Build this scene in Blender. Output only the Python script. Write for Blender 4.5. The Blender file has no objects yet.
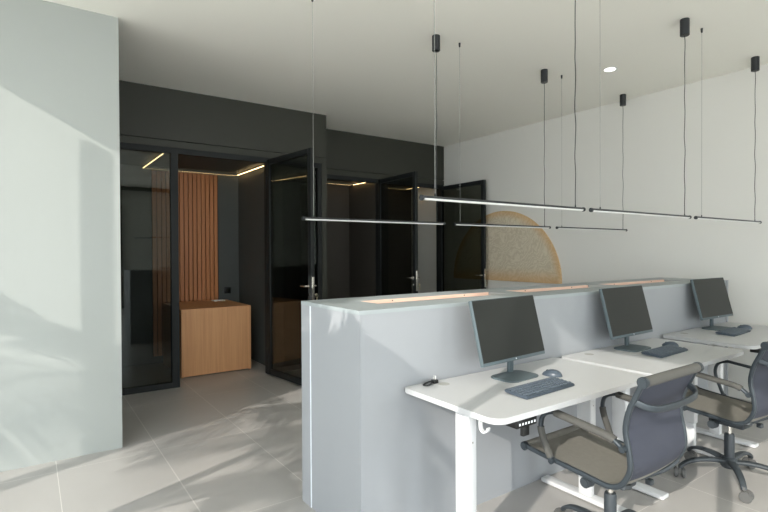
import bpy, bmesh, math, random
from mathutils import Vector, Matrix
random.seed(7)
S = bpy.context.scene
COL = S.collection
PI = math.pi

# ---------------------------------------------------------------- camera
def cam_axes(pitch, roll, yaw):
    fh = Vector((math.cos(yaw), math.sin(yaw), 0)); r = Vector((math.sin(yaw), -math.cos(yaw), 0)); up = Vector((0, 0, 1))
    fw = fh*math.cos(pitch) - up*math.sin(pitch); u = up*math.cos(pitch) + fh*math.sin(pitch)
    return fw, r*math.cos(roll) + u*math.sin(roll), u*math.cos(roll) - r*math.sin(roll)
fw, rt, up = cam_axes(.0091927, -.0047982, .960242)
cd = bpy.data.cameras.new('camera'); cam = bpy.data.objects.new('camera', cd); COL.objects.link(cam)
m = Matrix((rt, up, -fw)).transposed().to_4x4(); m.translation = Vector((0, 0, 1.43))
cam.matrix_world = m
cd.sensor_width = 36; cd.lens = 36*507.11/768; cd.clip_start = .05
S.camera = cam

# ---------------------------------------------------------------- world, sun, exposure
w = bpy.data.worlds.new('daylight'); S.world = w; w.use_nodes = True
bg = w.node_tree.nodes['Background']; bg.inputs[0].default_value = (.90, .96, 1.0, 1); bg.inputs[1].default_value = 3.0
# hazy sky, brighter on the side the rear windows face
_nt = w.node_tree; _tc = _nt.nodes.new('ShaderNodeTexCoord'); _dp = _nt.nodes.new('ShaderNodeVectorMath'); _dp.operation = 'DOT_PRODUCT'; _dp.inputs[1].default_value = (0, -1, 0)
_mr = _nt.nodes.new('ShaderNodeMapRange'); _mr.inputs['From Min'].default_value = 0; _mr.inputs['From Max'].default_value = 1; _mr.inputs['To Min'].default_value = 2.45; _mr.inputs['To Max'].default_value = 5.6
_nt.links.new(_tc.outputs['Generated'], _dp.inputs[0]); _nt.links.new(_dp.outputs['Value'], _mr.inputs[0]); _nt.links.new(_mr.outputs[0], bg.inputs[1])
sl = bpy.data.lights.new('sun', 'SUN'); sl.energy = 3.4; sl.angle = .007; sl.color = (1, .95, .88)
sun = bpy.data.objects.new('sun', sl); COL.objects.link(sun)
sun.rotation_euler = Vector((1, .39, -.535)).to_track_quat('-Z', 'Y').to_euler(); sun.location = (-6, -2, 6)
S.view_settings.view_transform = 'Standard'; S.view_settings.look = 'None'
S.view_settings.gamma = 1; S.view_settings.use_curve_mapping = False
S.view_settings.exposure = 0.20
S.cycles.use_denoising = True
S.cycles.max_bounces = 10; S.cycles.diffuse_bounces = 6; S.cycles.transparent_max_bounces = 16

# ---------------------------------------------------------------- materials
def srgb(r, g, b):
    f = lambda c: c/12.92 if c <= .04045 else ((c+.055)/1.055)**2.4
    return (f(r/255), f(g/255), f(b/255), 1)
def mat(name, col, rough=.5, metal=0, spec=.5, noise=0, nscale=20, bump=0, bscale=200, stretch=(1, 1, 1), emit=None, estr=0):
    M = bpy.data.materials.new(name); M.use_nodes = True; nt = M.node_tree; b = nt.nodes['Principled BSDF']
    b.inputs['Base Color'].default_value = col; b.inputs['Roughness'].default_value = rough
    b.inputs['Metallic'].default_value = metal; b.inputs['Specular IOR Level'].default_value = spec
    if emit:
        b.inputs['Emission Color'].default_value = emit; b.inputs['Emission Strength'].default_value = estr
    if noise or bump:
        tc = nt.nodes.new('ShaderNodeTexCoord'); mp = nt.nodes.new('ShaderNodeMapping'); mp.inputs['Scale'].default_value = stretch
        nt.links.new(tc.outputs['Object'], mp.inputs[0])
    if noise:
        n = nt.nodes.new('ShaderNodeTexNoise'); n.inputs['Scale'].default_value = nscale; n.inputs['Detail'].default_value = 5
        nt.links.new(mp.outputs[0], n.inputs[0])
        mx = nt.nodes.new('ShaderNodeMix'); mx.data_type = 'RGBA'
        mx.inputs[6].default_value = tuple(c*(1-noise) for c in col[:3]) + (1,)
        mx.inputs[7].default_value = tuple(min(1, c*(1+noise)) for c in col[:3]) + (1,)
        nt.links.new(n.outputs[0], mx.inputs[0]); nt.links.new(mx.outputs[2], b.inputs['Base Color'])
    if bump:
        n2 = nt.nodes.new('ShaderNodeTexNoise'); n2.inputs['Scale'].default_value = bscale; nt.links.new(mp.outputs[0], n2.inputs[0])
        bp = nt.nodes.new('ShaderNodeBump'); bp.inputs['Strength'].default_value = bump; bp.inputs['Distance'].default_value = .004
        nt.links.new(n2.outputs[0], bp.inputs['Height']); nt.links.new(bp.outputs[0], b.inputs['Normal'])
    return M
def wood(name, c1, c2, scale=(60, 60, 1.2), rough=.5):
    M = bpy.data.materials.new(name); M.use_nodes = True; nt = M.node_tree; b = nt.nodes['Principled BSDF']
    tc = nt.nodes.new('ShaderNodeTexCoord'); mp = nt.nodes.new('ShaderNodeMapping'); mp.inputs['Scale'].default_value = scale
    n = nt.nodes.new('ShaderNodeTexNoise'); n.inputs['Scale'].default_value = 1.0; n.inputs['Detail'].default_value = 6; n.inputs['Roughness'].default_value = .65
    cr = nt.nodes.new('ShaderNodeValToRGB'); cr.color_ramp.elements[0].position = .3; cr.color_ramp.elements[1].position = .7
    cr.color_ramp.elements[0].color = c1; cr.color_ramp.elements[1].color = c2
    nt.links.new(tc.outputs['Object'], mp.inputs[0]); nt.links.new(mp.outputs[0], n.inputs[0]); nt.links.new(n.outputs[0], cr.inputs[0])
    nt.links.new(cr.outputs[0], b.inputs['Base Color']); b.inputs['Roughness'].default_value = rough
    return M
def tile_mat():
    M = bpy.data.materials.new('floor tiles'); M.use_nodes = True; nt = M.node_tree; b = nt.nodes['Principled BSDF']
    tc = nt.nodes.new('ShaderNodeTexCoord'); sp = nt.nodes.new('ShaderNodeSeparateXYZ'); nt.links.new(tc.outputs['Object'], sp.inputs[0])
    def line(sock, off, pitch, wd):
        a = nt.nodes.new('ShaderNodeMath'); a.operation = 'SUBTRACT'; a.inputs[1].default_value = off - wd/2; nt.links.new(sock, a.inputs[0])
        q = nt.nodes.new('ShaderNodeMath'); q.operation = 'FLOORED_MODULO'; q.inputs[1].default_value = pitch; nt.links.new(a.outputs[0], q.inputs[0])
        l = nt.nodes.new('ShaderNodeMath'); l.operation = 'LESS_THAN'; l.inputs[1].default_value = wd; nt.links.new(q.outputs[0], l.inputs[0])
        return l.outputs[0]
    lx = line(sp.outputs[0], .137, .6225, .004); ly = line(sp.outputs[1], 1.467, 1.235, .003)
    mxm = nt.nodes.new('ShaderNodeMath'); mxm.operation = 'MAXIMUM'; nt.links.new(lx, mxm.inputs[0]); nt.links.new(ly, mxm.inputs[1])
    n = nt.nodes.new('ShaderNodeTexNoise'); n.inputs['Scale'].default_value = 2.2; n.inputs['Detail'].default_value = 8; n.inputs['Distortion'].default_value = .6
    nt.links.new(tc.outputs['Object'], n.inputs[0])
    c = nt.nodes.new('ShaderNodeMix'); c.data_type = 'RGBA'; c.inputs[6].default_value = srgb(163, 160, 156); c.inputs[7].default_value = srgb(177, 174, 170)
    nt.links.new(n.outputs[0], c.inputs[0])
    c2 = nt.nodes.new('ShaderNodeMix'); c2.data_type = 'RGBA'; c2.inputs[7].default_value = srgb(208, 205, 199)
    nt.links.new(mxm.outputs[0], c2.inputs[0]); nt.links.new(c.outputs[2], c2.inputs[6]); nt.links.new(c2.outputs[2], b.inputs['Base Color'])
    b.inputs['Roughness'].default_value = .38
    return M
def glass_mat(name, tint, spec=1.5):
    M = bpy.data.materials.new(name); M.use_nodes = True; nt = M.node_tree; nt.nodes.clear()
    o = nt.nodes.new('ShaderNodeOutputMaterial'); mx = nt.nodes.new('ShaderNodeMixShader'); t = nt.nodes.new('ShaderNodeBsdfTransparent')
    g = nt.nodes.new('ShaderNodeBsdfGlossy'); fr = nt.nodes.new('ShaderNodeFresnel'); gm = nt.nodes.new('ShaderNodeNewGeometry'); io = nt.nodes.new('ShaderNodeMapRange')
    io.inputs['To Min'].default_value = spec; io.inputs['To Max'].default_value = 1/spec; nt.links.new(gm.outputs['Backfacing'], io.inputs[0]); nt.links.new(io.outputs[0], fr.inputs[0])
    t.inputs[0].default_value = tint; g.inputs['Roughness'].default_value = .01; g.inputs[0].default_value = (.9, .95, .95, 1)
    nt.links.new(fr.outputs[0], mx.inputs[0]); nt.links.new(t.outputs[0], mx.inputs[1]); nt.links.new(g.outputs[0], mx.inputs[2]); nt.links.new(mx.outputs[0], o.inputs[0])
    return M
def disc_mat():
    M = bpy.data.materials.new('swirled plaster'); M.use_nodes = True; nt = M.node_tree; b = nt.nodes['Principled BSDF']
    tc = nt.nodes.new('ShaderNodeTexCoord')
    wv = nt.nodes.new('ShaderNodeTexNoise'); wv.inputs['Scale'].default_value = 3.2; wv.inputs['Detail'].default_value = 3
    nt.links.new(tc.outputs['Object'], wv.inputs[0])
    rx = nt.nodes.new('ShaderNodeMix'); rx.data_type = 'VECTOR'; rx.inputs[0].default_value = .35
    nt.links.new(tc.outputs['Object'], rx.inputs[4]); nt.links.new(wv.outputs['Color'], rx.inputs[5])
    wa = nt.nodes.new('ShaderNodeTexWave'); wa.wave_type = 'BANDS'; wa.bands_direction = 'DIAGONAL'; wa.inputs['Scale'].default_value = 11; wa.inputs['Distortion'].default_value = 7
    wa.inputs['Detail'].default_value = 4; wa.inputs['Detail Scale'].default_value = 2
    nt.links.new(rx.outputs[1], wa.inputs[0])
    bp = nt.nodes.new('ShaderNodeBump'); bp.inputs['Strength'].default_value = .35; bp.inputs['Distance'].default_value = .02
    nt.links.new(wa.outputs['Fac'], bp.inputs['Height']); nt.links.new(bp.outputs[0], b.inputs['Normal'])
    # amber tint in the panel colour, strongest at the rim and along the straight bottom edge
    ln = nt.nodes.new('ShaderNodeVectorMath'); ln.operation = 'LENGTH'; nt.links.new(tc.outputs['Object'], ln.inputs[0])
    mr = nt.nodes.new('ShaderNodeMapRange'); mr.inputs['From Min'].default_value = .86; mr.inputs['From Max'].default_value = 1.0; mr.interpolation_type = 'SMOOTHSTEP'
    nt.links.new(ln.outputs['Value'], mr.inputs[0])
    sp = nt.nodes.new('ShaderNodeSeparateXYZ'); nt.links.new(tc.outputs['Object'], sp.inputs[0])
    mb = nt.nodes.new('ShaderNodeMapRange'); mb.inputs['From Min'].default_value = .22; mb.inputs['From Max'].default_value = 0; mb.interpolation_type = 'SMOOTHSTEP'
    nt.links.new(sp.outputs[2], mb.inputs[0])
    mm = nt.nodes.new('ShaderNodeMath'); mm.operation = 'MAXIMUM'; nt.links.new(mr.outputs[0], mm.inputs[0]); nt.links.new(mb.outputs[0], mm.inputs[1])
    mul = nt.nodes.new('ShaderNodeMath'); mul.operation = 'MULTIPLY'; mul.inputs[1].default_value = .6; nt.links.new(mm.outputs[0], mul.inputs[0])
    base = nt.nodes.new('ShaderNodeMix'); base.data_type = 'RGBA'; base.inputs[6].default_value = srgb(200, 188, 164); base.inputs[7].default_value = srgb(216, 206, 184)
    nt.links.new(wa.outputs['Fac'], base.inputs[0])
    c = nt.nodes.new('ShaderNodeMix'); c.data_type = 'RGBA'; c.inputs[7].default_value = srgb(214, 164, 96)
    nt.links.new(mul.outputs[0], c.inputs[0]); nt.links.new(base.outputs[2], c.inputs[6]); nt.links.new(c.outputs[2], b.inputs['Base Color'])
    b.inputs['Roughness'].default_value = .7
    return M

M_wall = mat('white wall paint', srgb(219, 218, 212), .85, noise=.015, nscale=3)
M_wall_l = mat('pale wall paint', srgb(161, 165, 161), .8, noise=.015, nscale=2)
M_ceil = mat('ceiling paint', srgb(246, 245, 237), .9)
M_floor = tile_mat()
M_ground = mat('pale terrace paving', srgb(232, 229, 222), .9, noise=.03, nscale=2)
M_olive = mat('dark olive wall panel', srgb(49, 50, 42), .6, noise=.04, nscale=4, stretch=(1, 1, .3))
M_room = mat('charcoal plaster', srgb(78, 82, 80), .75, noise=.06, nscale=5)
M_room2 = mat('umber plaster', srgb(64, 60, 54), .75, noise=.06, nscale=5)
M_groove = mat('joint shadow gap', srgb(40, 40, 34), .9)
M_black = mat('black powder coat', srgb(30, 33, 33), .6, spec=.3, noise=.05, nscale=60)
M_glass = glass_mat('smoked glass', (.55, .58, .57, 1))
M_glass_d = glass_mat('dark smoked glass', (.52, .53, .50, 1))
M_chrome = mat('brushed chrome', srgb(215, 212, 205), .22, metal=1)
M_steel = mat('keys metal', srgb(200, 190, 165), .3, metal=1)
M_lam = mat('light grey laminate', srgb(150, 153, 156), .5, noise=.012, nscale=6)
M_lam_top = mat('grey laminate top', srgb(154, 161, 162), .55, noise=.02, nscale=8)
M_edge = mat('pale edge banding', srgb(222, 228, 232), .4)
M_ply = wood('fresh plywood', srgb(222, 192, 172), srgb(236, 210, 192), (3, 60, 60), .6)
M_oak = wood('oak veneer', srgb(192, 138, 92), srgb(214, 162, 114), (45, 45, 1.1), .5)
M_slot = mat('dark walnut backing', srgb(60, 38, 24), .8)
M_slat = wood('walnut slats', srgb(178, 114, 68), srgb(200, 134, 84), (50, 50, 1.1), .5)
M_desk = mat('white desktop laminate', srgb(185, 186, 186), .42, noise=.01, nscale=9)
M_cap = mat('grey cable cap', srgb(158, 158, 152), .6)
M_white = mat('white powder coat', srgb(210, 211, 211), .4)
M_led = mat('warm led strip', srgb(255, 200, 120), .5, emit=(1, .68, .32, 1), estr=7)
M_lamp = mat('downlight diffuser', (1, 1, 1, 1), .5, emit=(1, .97, .9, 1), estr=6)
M_screen = mat('dark matte screen', srgb(40, 42, 40), .3, spec=.22)
M_mon = mat('grey-blue monitor plastic', srgb(84, 96, 100), .5, noise=.03, nscale=50)
M_kb = mat('slate keyboard plastic', srgb(68, 78, 88), .55)
M_key = mat('slate keycaps', srgb(84, 94, 104), .5)
M_mark = mat('pale print', srgb(215, 220, 224), .5)
M_mouse = mat('slate mouse plastic', srgb(72, 82, 92), .35)
M_sling = mat('taupe mesh fabric', srgb(126, 123, 115), .85, noise=.10, nscale=45, bump=.3, bscale=500)
M_sleeve = mat('grey wrapped fabric', srgb(80, 79, 75), .85, noise=.08, nscale=40, bump=.3, bscale=400)
M_back = mat('navy charcoal mesh fabric', srgb(56, 59, 70), .8, noise=.12, nscale=30, bump=.3, bscale=600, stretch=(.25, 1, 1))
M_frame = mat('dark grey painted metal', srgb(55, 62, 67), .38, metal=.3)
M_rubber = mat('grey nylon', srgb(52, 58, 62), .5)
M_wheel = mat('worn grey wheel', srgb(92, 92, 90), .6)
M_pend = mat('black pendant metal', srgb(34, 37, 40), .4)
M_diff = mat('pendant diffuser', srgb(225, 225, 222), .35)
M_wire = mat('grey suspension wire', srgb(140, 140, 135), .4)
M_cord = mat('black power cord', srgb(40, 42, 42), .6)
M_paper = mat('white paper', srgb(235, 235, 230), .8)
M_socket = mat('black socket plastic', srgb(14, 15, 15), .35)
M_leaf = mat('palm leaf', srgb(58, 92, 40), .6, noise=.2, nscale=6)
M_trunk = mat('palm trunk', srgb(110, 88, 64), .9, noise=.3, nscale=30)
M_disc = disc_mat()

# ---------------------------------------------------------------- mesh helpers
def new(): return bmesh.new()
def merge(dst, src):
    me = bpy.data.meshes.new('tmp'); src.to_mesh(me); src.free(); dst.from_mesh(me); bpy.data.meshes.remove(me)
def box(bm, x0, x1, y0, y1, z0, z1, bev=0, seg=2):
    t = bmesh.new(); bmesh.ops.create_cube(t, size=1)
    for v in t.verts:
        v.co = Vector((x0 if v.co.x < 0 else x1, y0 if v.co.y < 0 else y1, z0 if v.co.z < 0 else z1))
    if bev: bmesh.ops.bevel(t, geom=t.edges[:], offset=bev, segments=seg, affect='EDGES', profile=.5)
    merge(bm, t); return bm
def xform(bm, M):
    bmesh.ops.transform(bm, matrix=M, verts=bm.verts); return bm
def cyl(bm, p0, p1, r0, r1=None, n=20, bev=0):
    p0, p1 = Vector(p0), Vector(p1); r1 = r0 if r1 is None else r1
    t = bmesh.new(); L = (p1-p0).length
    bmesh.ops.create_cone(t, cap_ends=True, segments=n, radius1=r0, radius2=r1, depth=L)
    if bev:
        ed = [e for e in t.edges if abs(e.verts[0].co.z-e.verts[1].co.z) < 1e-6]
        bmesh.ops.bevel(t, geom=ed, offset=bev, segments=2, affect='EDGES')
    q = Vector((0, 0, 1)).rotation_difference((p1-p0).normalized()).to_matrix().to_4x4(); q.translation = (p0+p1)/2
    xform(t, q); merge(bm, t); return bm
def catmull(pts, sub=6):
    P = [Vector(p) for p in pts]; P = [P[0]*2-P[1]] + P + [P[-1]*2-P[-2]]; out = []
    for i in range(1, len(P)-2):
        a, b, c, d = P[i-1:i+3]
        for k in range(sub):
            t = k/sub
            out.append(.5*((2*b) + (c-a)*t + (2*a-5*b+4*c-d)*t*t + (3*b-a-3*c+d)*t**3))
    out.append(P[-2]); return out
def circle(a, b=None, n=12):
    b = b or a; return [(a*math.cos(2*PI*i/n), b*math.sin(2*PI*i/n)) for i in range(n)]
def rrect(w, h, r, n=4):
    o = []
    for cx, cy, a0 in ((w/2-r, h/2-r, 0), (-w/2+r, h/2-r, PI/2), (-w/2+r, -h/2+r, PI), (w/2-r, -h/2+r, 3*PI/2)):
        for i in range(n+1):
            a = a0 + PI/2*i/n; o.append((cx+r*math.cos(a), cy+r*math.sin(a)))
    return o
def sweep(bm, path, sec, ref=(1, 0, 0), scale=None):
    """sec: 2-D outline, first axis along ref, second along ref x tangent"""
    ref = Vector(ref); rings = []; n = len(path)
    for i, p in enumerate(path):
        p = Vector(p); t = (Vector(path[min(i+1, n-1)]) - Vector(path[max(i-1, 0)])).normalized()
        s = (ref - t*ref.dot(t)).normalized(); q = t.cross(s)
        k = scale(i/(n-1)) if scale else 1
        rings.append([bm.verts.new(p + s*a*k + q*b*k) for a, b in sec])
    m = len(sec)
    for A, B in zip(rings, rings[1:]):
        for j in range(m): bm.faces.new((A[j], A[(j+1) % m], B[(j+1) % m], B[j]))
    bm.faces.new(rings[0][::-1]); bm.faces.new(rings[-1]); return bm
def prism(bm, outline, z0, z1, bev=0):
    t = bmesh.new(); b = [t.verts.new((x, y, z0)) for x, y in outline]; u = [t.verts.new((x, y, z1)) for x, y in outline]
    n = len(outline); t.faces.new(b[::-1]); t.faces.new(u)
    for i in range(n): t.faces.new((b[i], b[(i+1) % n], u[(i+1) % n], u[i]))
    if bev:
        ed = [e for e in t.edges if abs(e.verts[0].co.z-e.verts[1].co.z) < 1e-6]
        bmesh.ops.bevel(t, geom=ed, offset=bev, segments=2, affect='EDGES')
    merge(bm, t); return bm
def lathe(bm, prof, n=24, c=(0, 0, 0)):
    rings = [[bm.verts.new((c[0]+r*math.cos(2*PI*i/n), c[1]+r*math.sin(2*PI*i/n), c[2]+z)) for i in range(n)] for r, z in prof]
    for A, B in zip(rings, rings[1:]):
        for i in range(n): bm.faces.new((A[i], A[(i+1) % n], B[(i+1) % n], B[i]))
    bm.faces.new(rings[0][::-1]); bm.faces.new(rings[-1]); return bm
def obj(name, bm, material, parent=None, smooth=True, loc=None):
    bmesh.ops.recalc_face_normals(bm, faces=bm.faces[:])
    me = bpy.data.meshes.new(name); bm.to_mesh(me); bm.free(); me.materials.append(material)
    if smooth:
        for p in me.polygons: p.use_smooth = True
        me.set_sharp_from_angle(angle=math.radians(38))
    o = bpy.data.objects.new(name, me); COL.objects.link(o)
    if parent: o.parent = parent
    if loc: o.location = loc
    return o
def tag(o, label=None, cat=None, group=None, kind=None):
    if label: o['label'] = label
    if cat: o['category'] = cat
    if group: o['group'] = group
    if kind: o['kind'] = kind
    return o
def thing(name, label, cat, loc=(0, 0, 0), rz=0, group=None, kind=None):
    o = bpy.data.objects.new(name, None); COL.objects.link(o); o.location = loc; o.rotation_euler = (0, 0, rz); o.empty_display_size = .1
    return tag(o, label, cat, group, kind)
def struct(name, bm, material, label, cat, smooth=False):
    return tag(obj(name, bm, material, None, smooth), label, cat, kind='structure')
def dup(o, parent=None):
    c = o.copy(); COL.objects.link(c)
    if parent: c.parent = parent
    for ch in list(o.children): dup(ch, c)
    return c
def copy_thing(root, loc, rz, label):
    r = dup(root); r.location = loc; r.rotation_euler = (0, 0, rz); r['label'] = label; return r
def text_mesh(txt, size, depth=.0004):
    cu = bpy.data.curves.new('t', 'FONT'); cu.body = txt; cu.size = size; cu.extrude = depth; cu.align_x = 'CENTER'; cu.align_y = 'CENTER'
    o = bpy.data.objects.new('t', cu); COL.objects.link(o)
    dg = bpy.context.evaluated_depsgraph_get(); me = bpy.data.meshes.new_from_object(o.evaluated_get(dg))
    bpy.data.objects.remove(o); bm = bmesh.new(); bm.from_mesh(me); bpy.data.meshes.remove(me); return bm

# ================================================================ THE SETTING
CE = 3.14                      # ceiling
Y1, Y2, XW = 5.632, 6.25, 5.58 # olive wall, set-back olive wall, right wall
XG = -1.35                     # glazed side
YR = -3.2                      # rear wall
bm = new(); box(bm, XG-.1, XW+.15, YR-.1, 9, -.12, 0); struct('floor', bm, M_floor, 'beige grey large tiled floor with pale joints', 'floor')
bm = new(); box(bm, XG+.04, XW+.15, YR-.15, 9, CE, CE+.2); struct('ceiling', bm, M_ceil, 'plain off-white painted ceiling', 'ceiling')
bm = new(); box(bm, XG+.03, .548, 4.143, 4.33, 0, CE); struct('wall_left', bm, M_wall_l, 'pale sunlit wall on the left with palm shadows', 'wall')
bm = new(); box(bm, XG-.1, XG, 4.33, 9, 0, CE); struct('wall_corridor', bm, M_wall, 'white end wall of the passage behind the sunlit wall', 'wall')
bm = new(); box(bm, XW, XW+.15, YR, 9, 0, CE); struct('wall_right', bm, M_wall, 'long white wall on the right behind the half disc', 'wall')
bm = new(); box(bm, 1.95, 3.2, YR-.15, YR-.06, 0, CE); box(bm, 4.75, XW, YR-.15, YR-.06, 0, CE); struct('wall_rear', bm, M_wall, 'unseen white pier added between the rear windows to hold back light', 'wall')  # unseen solid parts added to dim glass reflections and the right wall
bm = new()
for x in (XG+.02, XG+1.05, XG+2.12, XG+3.25, 3.20, 4.69, XW-.06): box(bm, x, x+.06, YR-.05, YR+.01, 0, CE)
box(bm, XG, XW, YR-.05, YR+.01, CE-.1, CE); box(bm, XG, XW, YR-.05, YR+.01, 0, .05)
struct('window_4', bm, M_black, 'unseen full height window frame added along the rear side behind the viewpoint', 'window')  # rear side glazed to bring in more light from behind the camera
# olive front of the meeting rooms, two set-backs with cut openings
HD = 2.53
bm = new(); box(bm, XG, 3.068, Y1, Y1+.10, HD, 2.597); box(bm, XG, 3.068, Y1, Y1+.10, 2.606, CE); box(bm, XG, 3.068, Y1+.03, Y1+.09, 2.59, 2.61)
box(bm, XG, .70, Y1, Y1+.10, 0, HD); box(bm, 3.0, 3.068, Y1, 7.03, 0, HD); box(bm, 3.0, 3.068, Y1+.10, 7.03, HD, CE)
struct('wall_back_left', bm, M_olive, 'dark olive panelled wall above the first glass meeting room', 'wall')
bm = new(); box(bm, 3.068, XW, Y2, Y2+.10, HD-.02, 2.582); box(bm, 3.068, XW, Y2, Y2+.10, 2.591, CE); box(bm, 3.068, XW, Y2+.03, Y2+.09, 2.575, 2.6)
struct('wall_back_right', bm, M_olive, 'dark olive panelled wall set back above the two further doors', 'wall')
# room interiors
RC = 2.50; YB = 7.03
bm = new(); box(bm, XG, 3.0, YB, YB+.1, 0, CE); struct('wall_room_back', bm, M_room, 'charcoal back wall inside the first meeting room', 'wall')
bm = new(); box(bm, 2.42, 2.52, Y1+.11, YB, 0, RC); struct('wall_room_right', bm, M_room, 'charcoal right wall inside the first meeting room', 'wall')
bm = new(); box(bm, .55, .65, Y1+.11, YB, 0, RC); struct('wall_room_left', bm, M_room, 'charcoal left wall inside the first meeting room', 'wall')
bm = new(); box(bm, .55, 3.0, Y1+.11, YB, RC+.03, RC+.12); struct('ceiling_room', bm, M_room, 'dark lowered ceiling of the first meeting room', 'ceiling')
bm = new(); box(bm, 3.068, XW, 7.12, 7.22, 0, CE); struct('wall_room_far', bm, M_room2, 'dark brown back wall inside the further rooms', 'wall')
bm = new(); box(bm, 4.29, 4.37, Y2+.11, 7.12, 0, RC); struct('wall_divider', bm, M_room2, 'dark brown dividing wall between the two further rooms', 'wall')
bm = new(); box(bm, 3.068, XW, Y2+.11, 7.12, RC+.03, RC+.12); struct('ceiling_further', bm, M_room2, 'dark lowered ceiling of the two further rooms', 'ceiling')
# glazed side towards the garden: posts, sill rail, head
bm = new()
for k in range(-4, 1): box(bm, XG-.03, XG+.03, 3.46+k*1.0-.03, 3.46+k*1.0+.03, 0, CE-.02)
for k in (-5, -6): box(bm, XG-.03, XG+.03, 3.46+k*1.0-.03, 3.46+k*1.0+.03, 0, CE-.02)
box(bm, XG-.03, XG+.03, YR, 4.33, 0, .03)
struct('window_1', bm, M_black, 'full height window frame towards the garden', 'window')
bm = new(); box(bm, -14, XG-.1, -12, 14, -.3, -.06); box(bm, XG-.1, 16, -12, YR-.1, -.3, -.06); struct('ground', bm, M_ground, 'pale paving outside the windows', 'ground')  # unseen; kept pale to bounce light up to the ceiling

# ---------------------------------------------------------------- glass fronts of the meeting rooms
def front(name, posts, x0, x1, y, head, panes, label, glass):
    bm = new()
    for a, b in posts: box(bm, a, b, y+.006, y+.075, 0, head-.06)
    box(bm, x0, x1, y+.006, y+.075, head-.06, head)
    fr = struct(name, bm, M_black, label, 'window')
    for a, b in panes:
        bm = new(); box(bm, a, b, y+.034, y+.046, .06, head-.06); obj('pane', bm, glass, fr, False)
        bm = new(); box(bm, a, b, y+.012, y+.068, 0, .06); obj('bottom_rail', bm, M_black, fr, False)
front('window_2', [(.70, .745), (1.225, 1.297), (2.275, 2.33), (2.945, 2.998)], .70, 2.998, Y1, HD, [(.745, 1.225), (2.33, 2.945)],
      'black framed smoked glass front of the first meeting room', M_glass)
front('window_3', [(3.07, 3.29), (4.275, 4.46), (5.475, 5.578)], 3.07, 5.578, Y2, HD-.02, [], 'black frame around the two further door openings', M_glass)

def leaf(name, hinge, ang, L, label, Ht=2.455, keys=True, keylabel=None):
    r = tag(thing(name, None, None, (hinge[0], hinge[1], 0), ang), label, 'door', kind='structure')
    bm = new(); w_ = .058
    box(bm, 0, w_, -.022, .022, .012, Ht, .002); box(bm, L-w_, L, -.022, .022, .012, Ht, .002)
    box(bm, w_, L-w_, -.022, .022, Ht-w_, Ht, .002); box(bm, w_, L-w_, -.022, .022, .012, .075, .002)
    obj('door_frame', bm, M_black, r)
    bm = new(); box(bm, w_, L-w_, -.006, .006, .075, Ht-w_); obj('door_glass', bm, M_glass_d, r, False)
    bm = new(); box(bm, L, L+.004, -.014, .014, .90, 1.17, .001); box(bm, L+.004, L+.010, -.008, .008, 1.06, 1.085); tag(obj('lock_plate', bm, M_chrome, r), 'chrome lock plate')
    for s in (-1, 1):
        bm = new(); cyl(bm, (L-.035, s*.022, 1.075), (L-.035, s*.034, 1.075), .019, n=18)
        sweep(bm, catmull([(L-.035, s*.034, 1.075), (L-.035, s*.058, 1.075), (L-.05, s*.066, 1.075), (L-.125, s*.066, 1.075)], 5), circle(.009, n=8), (0, 0, 1))
        h = tag(obj('door_handle', bm, M_chrome, r), 'chrome lever handle')
        bm = new(); cyl(bm, (L-.035, s*.022, .985), (L-.035, s*.030, .985), .014, n=16); obj('lock_cylinder', bm, M_chrome, r)
    for z in (.25, 1.25, 2.25):
        bm = new(); cyl(bm, (-.008, -.024, z-.05), (-.008, -.024, z+.05), .009, n=10); obj('hinge', bm, M_black, r)
    if keylabel:
        M = Matrix.Translation((hinge[0], hinge[1], 0)) @ Matrix.Rotation(ang, 4, 'Z')
        k = tag(thing('key_bunch', None, None, M @ Vector((L-.035, .030, .985)), ang), keylabel, 'keys', 'keys left in the door locks')
        bm = new(); box(bm, -.002, .002, .0, .03, -.006, .006); cyl(bm, (-.0015, .038, 0), (.0015, .038, 0), .013, n=16); obj('key', bm, M_steel, k)
        bm = new(); sweep(bm, [(0, .04+.014*math.cos(a), -.016+.014*math.sin(a)) for a in [2*PI*i/16 for i in range(17)]], circle(.0015, n=6), (1, 0, 0)); obj('ring', bm, M_steel, k)
        for dx, rot in ((-.004, .25), (.006, -.2)):
            bm = new(); box(bm, -.001, .001, -.004, .004, -.055, -.02); cyl(bm, (-.0012, 0, -.012), (.0012, 0, -.012), .011, n=14)
            xform(bm, Matrix.Translation((dx, .04, -.022)) @ Matrix.Rotation(rot, 4, 'X')); obj('key', bm, M_steel, k)
    return r
leaf('door_1', (2.285, Y1-.03), math.atan2(-.91, .105), .915, 'open dark glass door of the first meeting room, nearest of three', 2.497, keylabel='key bunch hanging from the lock of the nearest dark glass door')
leaf('door_2', (4.272, Y2-.03), math.atan2(-.95, -.045), .94, 'open dark glass door in the middle of the set-back wall', 2.492, keylabel='key bunch hanging from the lock of the middle dark glass door')
leaf('door_3', (5.468, Y2-.03), math.atan2(-1.0, -.015), 1.00, 'open dark glass door before the white wall and half disc', 2.468, keylabel='key bunch in the lock of the door beside the half disc')

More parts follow.
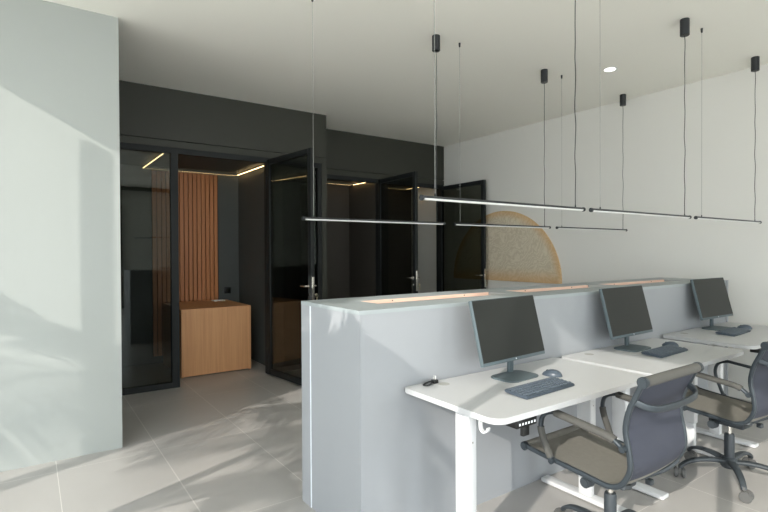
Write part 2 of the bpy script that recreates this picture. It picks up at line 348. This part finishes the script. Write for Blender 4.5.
# led strips
def led(name, pts, label):
    r = thing(name, label, 'light strip', (0, 0, 0), group='warm ceiling light strips')
    for a, b in zip(pts, pts[1:]):
        a, b = Vector(a), Vector(b); d = (b-a).normalized(); n = Vector((-d.y, d.x, 0))*(.0022 if abs(d.x) > .5 else .006)
        bm = new()
        vs = [bm.verts.new(q+Vector((0, 0, h))) for h in (0, .003) for q in (a-n, b-n, b+n, a+n)]
        for f in ((0, 1, 2, 3), (4, 5, 6, 7), (0, 1, 5, 4), (1, 2, 6, 5), (2, 3, 7, 6), (3, 0, 4, 7)): bm.faces.new([vs[i] for i in f])
        obj('strip', bm, M_led, r, False)
        if abs(d.x) > .5 and a.y > 6.5:
            bm = new(); box(bm, min(a.x, b.x), max(a.x, b.x), a.y-.055, a.y-.045, ZL-.0005, ZL+.034); obj('strip_shield', bm, M_room, r, False)  # lip added to partly hide the back strip and dim its line
ZL = 2.490
led('light_strip', [(1.19, Y1+.14, ZL), (1.19, YB-.03, ZL+.006), (2.385, YB-.03, ZL+.006), (2.385, Y1+.13, ZL), (1.19, Y1+.13, ZL)], 'warm glowing strip around the ceiling of the nearest meeting room')  # front run hidden above the opening, added to light the oak desk
led('light_strip', [(3.20, YB-.03, ZL+.006), (4.265, YB-.03, ZL+.006), (4.265, Y2+.15, ZL)], 'warm glowing strip on the ceiling behind the middle dark door')
led('light_strip', [(4.50, YB-.03, ZL+.006), (5.33, YB-.03, ZL+.006), (5.33, Y2+.15, ZL)], 'warm glowing strip on the ceiling behind the farthest dark door')

# slatted wall panel, wooden desk, socket
r = thing('slatted_panel', 'vertical walnut slat panel on the back wall behind wooden desk', 'wall panel', (1.72, 7.0, 0))
bm = new(); box(bm, -.43, .41, .01, .025, .10, ZL-.01); obj('backing', bm, M_slot, r, False)
bm = new(); x = -.43
while x < .37: box(bm, x, x+.047, -.016, .01, .10, ZL-.012, .003, 1); x += .0555
obj('slats', bm, M_slat, r, False)
r = thing('wooden_desk', 'oak veneer desk in front of the slatted panel', 'desk', (1.80, 6.45, 0))
bm = new(); box(bm, -.40, .41, -.45, .50, .755, .78, .001); obj('desktop', bm, M_oak, r, False)
bm = new(); box(bm, -.40, .41, -.45, -.43, .012, .755); obj('front_panel', bm, M_oak, r, False)
bm = new(); box(bm, .388, .41, -.43, .50, .0, .755); obj('side_panel', bm, M_oak, r, False)
bm = new(); box(bm, -.40, -.378, -.43, .50, .0, .755); obj('side_panel', bm, M_oak, r, False)
r = thing('booklet', 'small white booklet lying on the oak desk', 'booklet', (2.06, 6.80, .781), .05)
bm = new(); box(bm, -.075, .075, -.05, .05, 0, .012, .001); obj('cover', bm, M_paper, r, False)
r = thing('wall_socket', 'black wall socket on the charcoal wall beside the slats', 'socket', (2.255, 7.03, .90))
bm = new(); box(bm, -.045, .045, -.012, 0, -.045, .045, .004); obj('plate', bm, M_socket, r)
bm = new(); cyl(bm, (0, -.013, 0), (0, -.011, 0), .026, n=20); obj('insert', bm, M_groove, r)

# half disc on the white wall
r = thing('half_disc', 'large textured half disc with amber edge on white wall', 'wall art', (XW-.003, 5.0, 1.0))
def half(rad, rz=0): return [(rad*math.cos(PI*i/64), rad*math.sin(PI*i/64)) for i in range(65)]
bm = new(); prism(bm, half(1.0), 0, .022, .004)
xform(bm, Matrix(((0, 0, -1, 0), (1, 0, 0, 0), (0, 1, 0, 0), (0, 0, 0, 1)))); obj('panel', bm, M_disc, r)

# downlight
r = thing('downlight', 'round lit recessed downlight in the white ceiling', 'ceiling light', (4.506, 2.706, CE))
bm = new(); lathe(bm, [(.062, -.001), (.062, -.006), (.050, -.006), (.050, -.001)], 32); obj('trim_ring', bm, M_white, r)
bm = new(); cyl(bm, (0, 0, -.005), (0, 0, -.0015), .050, n=32); obj('diffuser', bm, M_lamp, r)

# ---------------------------------------------------------------- pendants
def pendant(x0, x1, xa, xc, y, z, label, src=None):
    """x0,x1 bar ends; xa plain anchor wire; xc powered canopy wire"""
    r = thing('linear_pendant', label, 'pendant lamp', (x0, y, z), group='slim black linear pendants')
    L = x1-x0
    bm = new(); sweep(bm, [(0.012, 0, 0), (L-.012, 0, 0)], [(.0115*math.cos(a), .0115*math.sin(a)) for a in [-.15+(PI+.3)*i/12 for i in range(13)]], (0, 1, 0)); obj('bar', bm, M_pend, r)
    bm = new(); sweep(bm, [(0.02, 0, 0), (L-.02, 0, 0)], [(.0108*math.cos(a), .0108*math.sin(a)) for a in [PI-.1+(PI+.2)*i/12 for i in range(13)]], (0, 1, 0)); tag(obj('diffuser', bm, M_diff, r), 'white diffuser')
    for e in (0, L-.014):
        bm = new(); cyl(bm, (e, 0, 0), (e+.014, 0, 0), .0135, n=16, bev=.002); obj('end_cap', bm, M_pend, r)
    top = CE-z
    bm = new(); cyl(bm, (xa-x0, 0, .010), (xa-x0, 0, top-.03), .0013, n=6); tag(obj('wire', bm, M_wire, r), 'thin bare suspension wire')
    bm = new(); pts = [(xc-x0 + .0025*math.sin(i*1.7), .0025*math.sin(i*2.3), .01+(top-.1)*i/14) for i in range(15)]
    sweep(bm, catmull(pts, 3), circle(.0026, n=6)); tag(obj('cord', bm, M_cord, r), 'black power cord')
    bm = new(); cyl(bm, (xc-x0, 0, top-.122), (xc-x0, 0, top), .032, n=24, bev=.003); obj('canopy', bm, M_pend, r)
    bm = new(); lathe(bm, [(.004, top-.034), (.007, top-.03), (.009, top)], 12, (xa-x0, 0, 0)); obj('anchor', bm, M_pend, r)
    for xx in (xa, xc):
        bm = new(); cyl(bm, (xx-x0, 0, .009), (xx-x0, 0, .024), .005, .003, n=10); obj('wire_clip', bm, M_pend, r)
ZN, ZF = 1.676, 1.651
pendant(1.472, 2.736, 1.56, 2.65, 1.81, ZN, 'nearest linear pendant, bar crossing before the dark doors and half disc')
pendant(2.803, 4.082, 2.905, 3.998, 1.81, ZN, 'linear pendant above the middle desk in the near row before white wall')
pendant(4.171, 5.425, 4.273, 5.305, 1.81, ZN, 'farthest linear pendant of the near row, rightmost before white wall')
pendant(1.489, 2.745, 1.572, 2.663, 3.07, ZF, 'leftmost linear pendant of the far row before the dark doorways')
pendant(2.848, 4.091, 2.917, 4.009, 3.07, ZF, 'middle linear pendant of the far row, bar across the half disc')
pendant(4.191, 5.435, 4.275, 5.364, 3.07, ZF, 'shortest looking linear pendant of the far row right of the half disc')

# ---------------------------------------------------------------- partition with planter slots
PX0, PX1, PY0, PY1, PZ = 1.282, 5.31, 2.031, 2.655, 1.148
r = thing('partition_counter', 'long light grey waist-high partition with slotted top behind the desks', 'partition', (PX0, PY0, 0))
L = PX1-PX0; D = PY1-PY0; sp = PY0+.225-PY0; sq = PY0+.415-PY0
slots = [(.255, 1.30), (1.46, 2.46), (2.60, 3.70)]
bm = new(); box(bm, .004, L-.03, .0, .02, 0, PZ-.02); obj('front_panel', bm, M_lam, r, False)
bm = new(); box(bm, 0, .02, .0015, D-.105, 0, PZ-.02); obj('end_panel', bm, M_lam, r, False)
bm = new(); box(bm, -.006, L-.03, D-.103, D, 0, PZ-.02, .002); obj('back_panel', bm, M_lam, r, False)
bm = new(); box(bm, -.004, .0, D-.1085, D-.1035, 0, PZ-.02); obj('edge_strip', bm, M_edge, r, False)
bm = new(); box(bm, L-.03, L, -.011, D, 0, PZ, .002); obj('end_panel', bm, M_lam, r, False)
bm = new(); xs = [-.006] + [v for s in slots for v in s] + [L-.03]
box(bm, -.006, L-.03, -.002, sp, PZ-.02, PZ); box(bm, -.006, L-.03, sq, D, PZ-.02, PZ)
for a, b in zip(xs[0::2], xs[1::2]): box(bm, a, b, sp, sq, PZ-.02, PZ)
obj('top', bm, M_lam_top, r, False)
for a, b in slots:
    bm = new(); z0 = PZ-.06
    box(bm, a-.012, b+.012, sq, sq+.012, z0, PZ-.02); box(bm, a-.012, b+.012, sp-.012, sp, z0, PZ-.02)
    box(bm, a-.012, a, sp, sq, z0, PZ-.02); box(bm, b, b+.012, sp, sq, z0, PZ-.02); box(bm, a-.012, b+.012, sp-.012, sq+.012, z0-.012, z0)
    box(bm, a, b, sq-.006, sq, PZ-.02, PZ-.001)
    t = tag(obj('planter_tray', bm, M_ply, r, False), 'open plywood lined slot')
    for k in (.22, .78):
        bm = new(); cyl(bm, (a+(b-a)*k, sq-.008, PZ-.010), (a+(b-a)*k, sq-.005, PZ-.010), .004, n=10); obj('screw', bm, M_black, t)

# ---------------------------------------------------------------- desks
ZD = .752
def desk_outline(w_, d):
    o = []
    for cx, cy, r, a0 in ((w_, 0, .022, 0), (0, 0, .022, PI/2), (0, -d, .055, PI), (w_, -d, .055, 3*PI/2)):
        ox = cx - r if cx else r; oy = cy - r if cy == 0 else cy + r
        for i in range(7):
            a = a0 + PI/2*i/6; o.append((ox+r*math.cos(a), oy+r*math.sin(a)))
    return o
def desk(x0, w_, lx, rx, label, ZD=ZD):
    r = thing('standing_desk', label, 'desk', (x0, 2.014, 0), group='white sit-stand desks in a row')
    d = .62
    bm = new(); prism(bm, desk_outline(w_, d), ZD-.025, ZD, .003); obj('desktop', bm, M_desk, r)
    bm = new(); box(bm, lx-.02, rx+.02, -.36, -.30, ZD-.065, ZD-.026, .002); box(bm, lx-.02, rx+.02, -.29, -.25, ZD-.065, ZD-.026, .002); obj('crossbeam', bm, M_white, r)
    for q in (lx, rx):
        bm = new(); box(bm, q-.026, q+.026, -.345, -.255, .20, ZD-.066, .006); box(bm, q-.030, q+.030, -.53, -.06, ZD-.045, ZD-.0255, .002)
        l = obj('leg', bm, M_white, r)
        bm = new(); box(bm, q-.021, q+.021, -.338, -.262, .032, .20, .005); obj('inner_column', bm, M_white, l)
        bm = new(); box(bm, q-.035, q+.035, -.57, -.01, .006, .032, .006)
        for y in (-.54, -.04): cyl(bm, (q, y, 0), (q, y, .007), .018, n=12)
        obj('foot', bm, M_white, l)
        for y in (-.30,):
            bm = new(); cyl(bm, (q, -.3455, .55), (q, -.344, .55), .004, n=8); obj('screw', bm, M_chrome, l)
    # keypad under the front edge
    kx = .19
    bm = new(); box(bm, kx-.065, kx+.065, -.612, -.55, ZD-.064, ZD-.0255, .004); box(bm, kx-.020, kx+.022, -.608, -.59, ZD-.105, ZD-.06, .004)
    c = tag(obj('control_panel', bm, M_socket, r), 'black keypad')
    for k in range(6):
        bm = new(); box(bm, kx-.05+k*.019, kx-.041+k*.019, -.6132, -.612, ZD-.053, ZD-.043); tag(obj('button', bm, M_mark, c, False), 'white marked button')
    bm = new(); pts = [(.05, -.480, ZD-.0255), (.05, -.480, ZD-.070), (.05, -.487, ZD-.086), (.05, -.502, ZD-.091), (.05, -.518, ZD-.082), (.05, -.525, ZD-.066)]
    sweep(bm, catmull(pts, 4), [(-.009, -.003), (.009, -.003), (.009, .003), (-.009, .003)]); obj('bag_hook', bm, M_white, r)
    bm = new(); cyl(bm, (.205, -.072, ZD), (.205, -.072, ZD+.0004), .030, n=28); cyl(bm, (.205, -.072, ZD+.0003), (.205, -.072, ZD+.0006), .024, n=28)
    g = tag(obj('grommet', bm, M_cap, r), 'grey cable cap')
    return r
desk(1.523, 1.21, .137, 1.087, 'white standing desk nearest the viewer, with black cable plug on its corner')
desk(2.785, 1.165, .185, 1.075, 'white standing desk in the middle of the row')
desk(4.075, 1.195, .205, 1.11, 'white standing desk at the far end by the white wall', .764)

# ---------------------------------------------------------------- monitors
def monitor():
    r = thing('computer_monitor', 'x', 'monitor', group='dark monitors on the white desks')
    T = Matrix.Translation((0, -.012, .093)) @ Matrix.Rotation(-math.radians(14), 4, 'X')
    W, Hh = .54, .34
    bm = new(); box(bm, -W/2, W/2, 0, .022, 0, Hh, .004); box(bm, -.16, .16, .02, .04, .06, .27, .012); xform(bm, T); b = obj('housing', bm, M_mon, r)
    bm = new(); box(bm, -W/2+.004, W/2-.004, -.002, .002, .018, Hh-.004); xform(bm, T); obj('screen', bm, M_screen, r, False)
    bm = new(); lathe(bm, [(.0045, 0), (.0045, .0006)], 20); xform(bm, T @ Matrix.Translation((0, -.0005, .0095)) @ Matrix.Rotation(PI/2, 4, 'X')); tag(obj('badge', bm, M_mark, b), 'small pale round badge')
    bm = new(); box(bm, .026, .068, .055, .073, .008, .30, .005); cyl(bm, (.047, .074, .275), (.047, .058, .275), .028, n=20); obj('neck', bm, M_mon, r)
    bm = new(); prism(bm, rrect(.25, .165, .04, 6), 0, .009, .003); obj('base', bm, M_mon, r)
    return r
mon = monitor()
MS = [((2.130, 1.825), .075, 'dark monitor on the nearest white desk'), ((3.395, 1.875), .03, 'dark monitor on the middle white desk'), ((4.75, 1.89), -.03, 'dark monitor on the farthest desk by the white wall')]
for i, (p, a, lab) in enumerate(MS):
    if i == 0: mon.location = (p[0], p[1], ZD); mon.rotation_euler = (0, 0, a); mon['label'] = lab
    else: copy_thing(mon, (p[0], p[1], ZD if i == 1 else .764), a, lab)

# ---------------------------------------------------------------- keyboards and mice
def keyboard():
    r = thing('keyboard', 'x', 'keyboard', group='slate keyboards on the white desks')
    tl = Matrix.Rotation(math.radians(4), 4, 'X')
    bm = new(); prism(bm, rrect(.39, .135, .012, 4), .004, .018, .004); xform(bm, tl); b = obj('body', bm, M_kb, r)
    bm = new(); box(bm, -.006, .006, -.0045, .0045, 0, .006, .0018, 1); me = None
    first = None
    for row in range(5):
        n = 18
        for k in range(n):
            if row == 4 and 4 <= k <= 8: continue
            x = -.178 + k*.0206 + (.006 if k > 13 else 0) - (.004 if row % 2 else 0); y = .045 - row*.0222
            if first is None:
                first = obj('key', bm, M_key, r); me = first.data; o = first
            else:
                o = bpy.data.objects.new('key', me); COL.objects.link(o); o.parent = r
            o.location = tl @ Vector((x, y, .0175)); o.rotation_euler = (math.radians(4), 0, 0); o.scale = (1.35, 1.8, 1)
    bm = new(); box(bm, -.050, .050, -.008, .008, 0, .006, .0018, 1)
    o = obj('space_bar', bm, M_key, r); o.location = tl @ Vector((-.050, -.0438, .0175)); o.rotation_euler = (math.radians(4), 0, 0)
    return r
def mouse():
    r = thing('computer_mouse', 'x', 'mouse', group='slate mice on the white desks')
    bm = new(); bmesh.ops.create_uvsphere(bm, u_segments=28, v_segments=18, radius=1)
    for v in bm.verts:
        z = max(v.co.z, -.02); k = 1 - .12*max(0, v.co.y)
        v.co = Vector((v.co.x*.033*k, v.co.y*.054, z*.034*(1-.18*v.co.y) + .001))
    obj('shell', bm, M_mouse, r)
    bm = new(); cyl(bm, (-.004, .026, .0235), (.004, .026, .0235), .007, n=14); obj('scroll_wheel', bm, M_rubber, r)
    return r
kb = keyboard(); mo = mouse()
KS = [((2.035, 1.585), .045, 'nearest desk'), ((3.43, 1.675), .045, 'middle desk'), ((4.600, 1.715), .07, 'farthest desk')]
QS = [((2.315, 1.725), .35), ((3.690, 1.765), .3), ((4.93, 1.755), .2)]
for i in range(3):
    (p, a, nm), (q, b) = KS[i], QS[i]
    l1 = 'dark slate keyboard lying on the %s in front of its monitor' % nm; l2 = 'dark slate mouse beside the keyboard on the %s' % nm
    if i == 0:
        kb.location = (*p, ZD); kb.rotation_euler = (0, 0, a); kb['label'] = l1; mo.location = (*q, ZD); mo.rotation_euler = (0, 0, b); mo['label'] = l2
    else:
        zz = ZD if i == 1 else .764; copy_thing(kb, (*p, zz), a, l1); copy_thing(mo, (*q, zz), b, l2)

# cable with plug on the near desk corner
r = thing('cable_plug', 'black cable with plug lying on the back corner of nearest desk', 'cable', (1.665, 1.985, ZD))
bm = new(); sweep(bm, catmull([(.055, .01, .004), (.02, .015, .006), (-.02, .005, .005), (-.045, -.012, .004), (-.03, -.028, .004), (.0, -.02, .007), (.018, -.004, .006)], 5), circle(.0042, n=8), (0, 0, 1)); obj('cord', bm, M_cord, r)
bm = new(); box(bm, .018, .050, -.018, .008, .0, .020, .004); obj('plug', bm, M_socket, r)
for y in (-.011, .001):
    bm = new(); cyl(bm, (.032, y, .019), (.036, y, .040), .0022, n=8); tag(obj('prong', bm, M_chrome, r), 'metal prong')

# ---------------------------------------------------------------- office chair
def chair():
    r = thing('office_chair', 'x', 'office chair', group='grey mesh office chairs at the desks')
    prof = [(.31, .465), (.24, .456), (.15, .448), (.06, .441), (-.02, .435), (-.09, .428), (-.135, .428), (-.178, .445), (-.207, .480), (-.226, .530), (-.222, .593), (-.207, .674), (-.212, .734), (-.228, .788), (-.252, .840), (-.276, .893)]
    path = catmull([(0, y, z) for y, z in prof], 5); half_w = .225
    def off(p, dx=0, dn=0):
        return p
    # normals of the profile (towards the sitter)
    nor = []
    for i, p in enumerate(path):
        t = (path[min(i+1, len(path)-1)] - path[max(i-1, 0)]).normalized(); nor.append(Vector((0, t.z, -t.y)) if False else Vector((0, -t.z, t.y))*-1)
    def sling(i0, i1, w_, d0, d1, seams):
        bm = new(); rows = []
        for i in range(i0, i1+1):
            p, n = path[i], nor[i]; sag = .010
            row = []
            for k in range(13):
                u = -1+2*k/12; x = u*w_
                dep = sag*(1-u*u)
                row.append((Vector((x, 0, 0)) + p - n*dep, n))
            rows.append(row)
        top = [[bm.verts.new(c + n*d1) for c, n in row] for row in rows]; bot = [[bm.verts.new(c + n*d0) for c, n in row] for row in rows]
        for g, fl in ((top, 1), (bot, 0)):
            for A, B in zip(g, g[1:]):
                for k in range(12): bm.faces.new((A[k], A[k+1], B[k+1], B[k]))
        for A, B in ((top[0], bot[0]), (top[-1], bot[-1])):
            for k in range(12): bm.faces.new((A[k], A[k+1], B[k+1], B[k]))
        for k in (0, 12):
            for a in range(len(top)-1): bm.faces.new((top[a][k], top[a+1][k], bot[a+1][k], bot[a][k]))
        return bm
    n = len(path)
    ib = next(i for i, p in enumerate(path) if p.y < -.2)   # after the bend
    tag(obj('seat', sling(0, ib, half_w, -.004, .007, 0), M_sling, r), 'taupe mesh sling seat')
    tag(obj('backrest', sling(ib, n-1, half_w, -.004, .004, 0), M_back, r), 'navy grey mesh back')
    tag(obj('top_roll', cyl(new(), (-.222, -.281, .899), (.222, -.281, .899), .0215, n=20), M_sleeve, r), 'taupe wrapped roll along the top')
    tag(obj('front_roll', cyl(new(), (-.222, .312, .462), (.222, .312, .462), .020, n=20), M_sling, r), 'taupe wrapped roll along the seat front')
    for s in (-1, 1):
        bm = new(); sweep(bm, [p + Vector((s*.232, 0, 0)) for p in path], rrect(.018, .023, .007, 3))
        cyl(bm, (s*.220, -.281, .899), (s*.245, -.281, .899), .0235, n=20, bev=.004); cyl(bm, (s*.220, .312, .462), (s*.245, .312, .462), .021, n=20, bev=.004)
        obj('side_rail', bm, M_frame, r)
    # bowed bar behind the back
    bm = new(); pts = [(-.232, -.238, .815), (-.205, -.285, .795), (-.14, -.305, .785), (0, -.312, .782), (.14, -.305, .785), (.205, -.285, .795), (.232, -.238, .815)]
    sweep(bm, catmull(pts, 6), rrect(.029, .014, .006, 3), (0, 0, 1)); obj('back_bar', bm, M_frame, r)
    # arms
    for s in (-1, 1):
        ap = catmull([(s*.246, .142, .448), (s*.252, .165, .498), (s*.256, .193, .570), (s*.256, .196, .618), (s*.256, .178, .657), (s*.256, .130, .680), (s*.256, .075, .677), (s*.256, -.04, .664), (s*.255, -.145, .650), (s*.250, -.185, .628), (s*.244, -.205, .606)], 6)
        bm = new(); sweep(bm, ap, rrect(.024, .018, .008, 3)); cyl(bm, (s*.228, .142, .448), (s*.262, .142, .448), .014, n=14, bev=.003); cyl(bm, (s*.228, -.205, .612), (s*.262, -.205, .612), .014, n=14, bev=.003)
        a = obj('armrest', bm, M_frame, r)
        bm = new(); sweep(bm, ap[2:16], rrect(.033, .028, .012, 3)); tag(obj('arm_sleeve', bm, M_sleeve, a), 'taupe zipped sleeve')
        bm = new(); sweep(bm, ap[32:52], rrect(.040, .030, .013, 3)); tag(obj('arm_sleeve', bm, M_sleeve, a), 'taupe padded sleeve')
    # under-seat frame
    for y, z in ((.085, .443), (-.19, .448)):
        bm = new(); sweep(bm, catmull([(-.232, y, z), (-.15, y*.9, z-.030), (-.06, y*.6, z-.062), (0, y*.5, z-.070), (.06, y*.6, z-.062), (.15, y*.9, z-.030), (.232, y, z)], 5), rrect(.022, .03, .009, 3), (0, 0, 1)); obj('cross_arm', bm, M_rubber, r)
    bm = new(); box(bm, -.055, .055, -.10, .10, .340, .380, .012); obj('tilt_mechanism', bm, M_rubber, r)
    bm = new(); cyl(bm, (-.055, .03, .362), (-.115, .03, .362), .010, n=10); cyl(bm, (-.115, .03, .362), (-.165, .03, .362), .027, .024, n=16, bev=.005); obj('tension_knob', bm, M_rubber, r)
    bm = new(); sweep(bm, catmull([(.05, -.03, .355), (.12, -.07, .358), (.15, -.10, .345)], 5), circle(.006, n=8), (0, 0, 1)); box(bm, .138, .166, -.122, -.09, .322, .350, .006); obj('lever', bm, M_rubber, r)
    bm = new(); cyl(bm, (0, 0, .28), (0, 0, .345), .0135, n=18); tag(obj('piston', bm, M_chrome, r), 'chrome gas piston')
    bm = new(); lathe(bm, [(.028, .10), (.028, .275), (.025, .285), (.013, .286)], 24); obj('gas_cylinder', bm, M_rubber, r)
    bm = new(); lathe(bm, [(.040, .075), (.048, .085), (.046, .128), (.034, .140)], 24); obj('base_hub', bm, M_rubber, r)
    for k in range(5):
        an = 2*PI*k/5; R = Matrix.Rotation(an, 4, 'Z')
        bm = new(); sweep(bm, catmull([(.03, 0, .112), (.10, 0, .122), (.18, 0, .120), (.25, 0, .105), (.292, 0, .080), (.300, 0, .066)], 5), rrect(.046, .026, .010, 3), (0, 1, 0), scale=lambda t: 1.0-.38*t); xform(bm, R)
        l = obj('base_leg', bm, M_rubber, r)
        bm = new(); cyl(bm, (.300, 0, .055), (.300, 0, .08), .008, n=10)
        box(bm, .292, .312, -.010, .010, .022, .060, .006)
        for s in (-1, 1): cyl(bm, (.312, s*.011, .032), (.312, s*.031, .032), .032, n=22, bev=.005)
        xform(bm, Matrix.Translation(R @ Vector((.300, 0, 0))) @ Matrix.Rotation(an+1.1+k*.8, 4, 'Z') @ Matrix.Translation((-.300, 0, 0))); tag(obj('caster', bm, M_wheel, l), 'grey twin wheel caster')
    return r
ch = chair()
ch.location = (2.24, 1.345, 0); ch['label'] = 'grey mesh office chair at the nearest desk, seen from behind'
c2 = copy_thing(ch, (3.565, 1.35, 0), -.045, 'grey mesh office chair at the middle desk, partly cut off by frame')
# turn the star bases without turning the seats
def spin(c, a):
    for o in c.children:
        if o.name.split('.')[0] in ('base_leg', 'base_hub'): o.rotation_euler = (0, 0, a)
arms = [o for o in c2.children if o.name.startswith('armrest')]
for o in list(arms[1].children): bpy.data.objects.remove(o)
spin(ch, math.radians(80)); spin(c2, math.radians(214)+.045)

# ---------------------------------------------------------------- palms in the garden outside the windows
def palm(x, y, h, fr, label, seed):
    rnd = random.Random(seed)
    r = thing('palm_tree', label, 'palm', (x, y, -.06), group='garden palms outside the windows')
    bm = new(); sweep(bm, catmull([(0, 0, 0), (.05, .02, h*.4), (.02, .05, h*.8), (0, 0, h)], 5), circle(.09, n=12), scale=lambda t: 1-.35*t); obj('trunk', bm, M_trunk, r)
    for a, el, L in fr:
        bm = new(); d = Vector((math.cos(a), math.sin(a), 0)); pts = []
        for i in range(15):
            t = i/14; pts.append(d*(L*t*math.cos(el)*(1-.18*t)) + Vector((0, 0, h + L*(math.sin(el)*t - .75*t*t*abs(math.cos(el))))))
        sweep(bm, pts, circle(.012, n=6), (0, 0, 1), scale=lambda t: 1-.75*t)
        side = Vector((-d.y, d.x, 0))
        for i in range(2, 15):
            for sub in (0, .5):
                j = min(i+sub, 14); i0 = int(j); p = pts[i0].lerp(pts[min(i0+1, 14)], j-i0); t = j/14
                tg = (pts[min(i0+1, 14)]-pts[i0-1]).normalized()
                for s in (-1, 1):
                    ln = .48*math.sin(PI*(.18+.75*t))*rnd.uniform(.85, 1.1)
                    q = p + (side*s*.75 + tg*.6 + Vector((0, 0, -.35+rnd.uniform(-.1, .1))))*ln; m_ = p.lerp(q, .45) + Vector((0, 0, .03)); wv = tg*.019
                    th = Vector((0, 0, .002))
                    a0, a1, b0, b1, e = [bm.verts.new(v) for v in (p-wv*.5, p+wv*.5, m_-wv, m_+wv, q)]
                    bm.faces.new((a0, a1, b1, b0)); bm.faces.new((b0, b1, e))
        obj('frond', bm, M_leaf, r, False)
palm(-2.6, 2.9, 2.25, [(a, .35+.25*(i % 3), 1.25) for i, a in enumerate([.55, 1.35, 2.2, 3.0, 3.9, 4.75, 5.5])], 'garden palm outside the windows shading the left wall', 3)
palm(-2.7, 1.45, 2.75, [(a, .30+.3*(i % 3), 1.3) for i, a in enumerate([.1, .8, 1.5, 2.3, 3.1, 3.9, 4.6, 5.4, 6.0])], 'garden palm outside the windows shading the partition', 5)
palm(-2.3, 1.30, 1.95, [(a, .45+.3*(i % 3), 1.0) for i, a in enumerate([0, .7, 1.3, 1.9, 2.7, 3.5, 4.3, 5.0, 5.6])], 'low garden palm outside the windows, added to shade the partition end', 9)  # unseen palm added to block sun from the partition end
palm(-2.05, 1.04, 2.58, [(a*.37, -.1+.33*(i % 4), .60) for i, a in enumerate(range(17))], 'slim garden palm by the window frame, added to shade the partition end', 12)  # unseen; crown and fronds placed to keep sun off the partition end
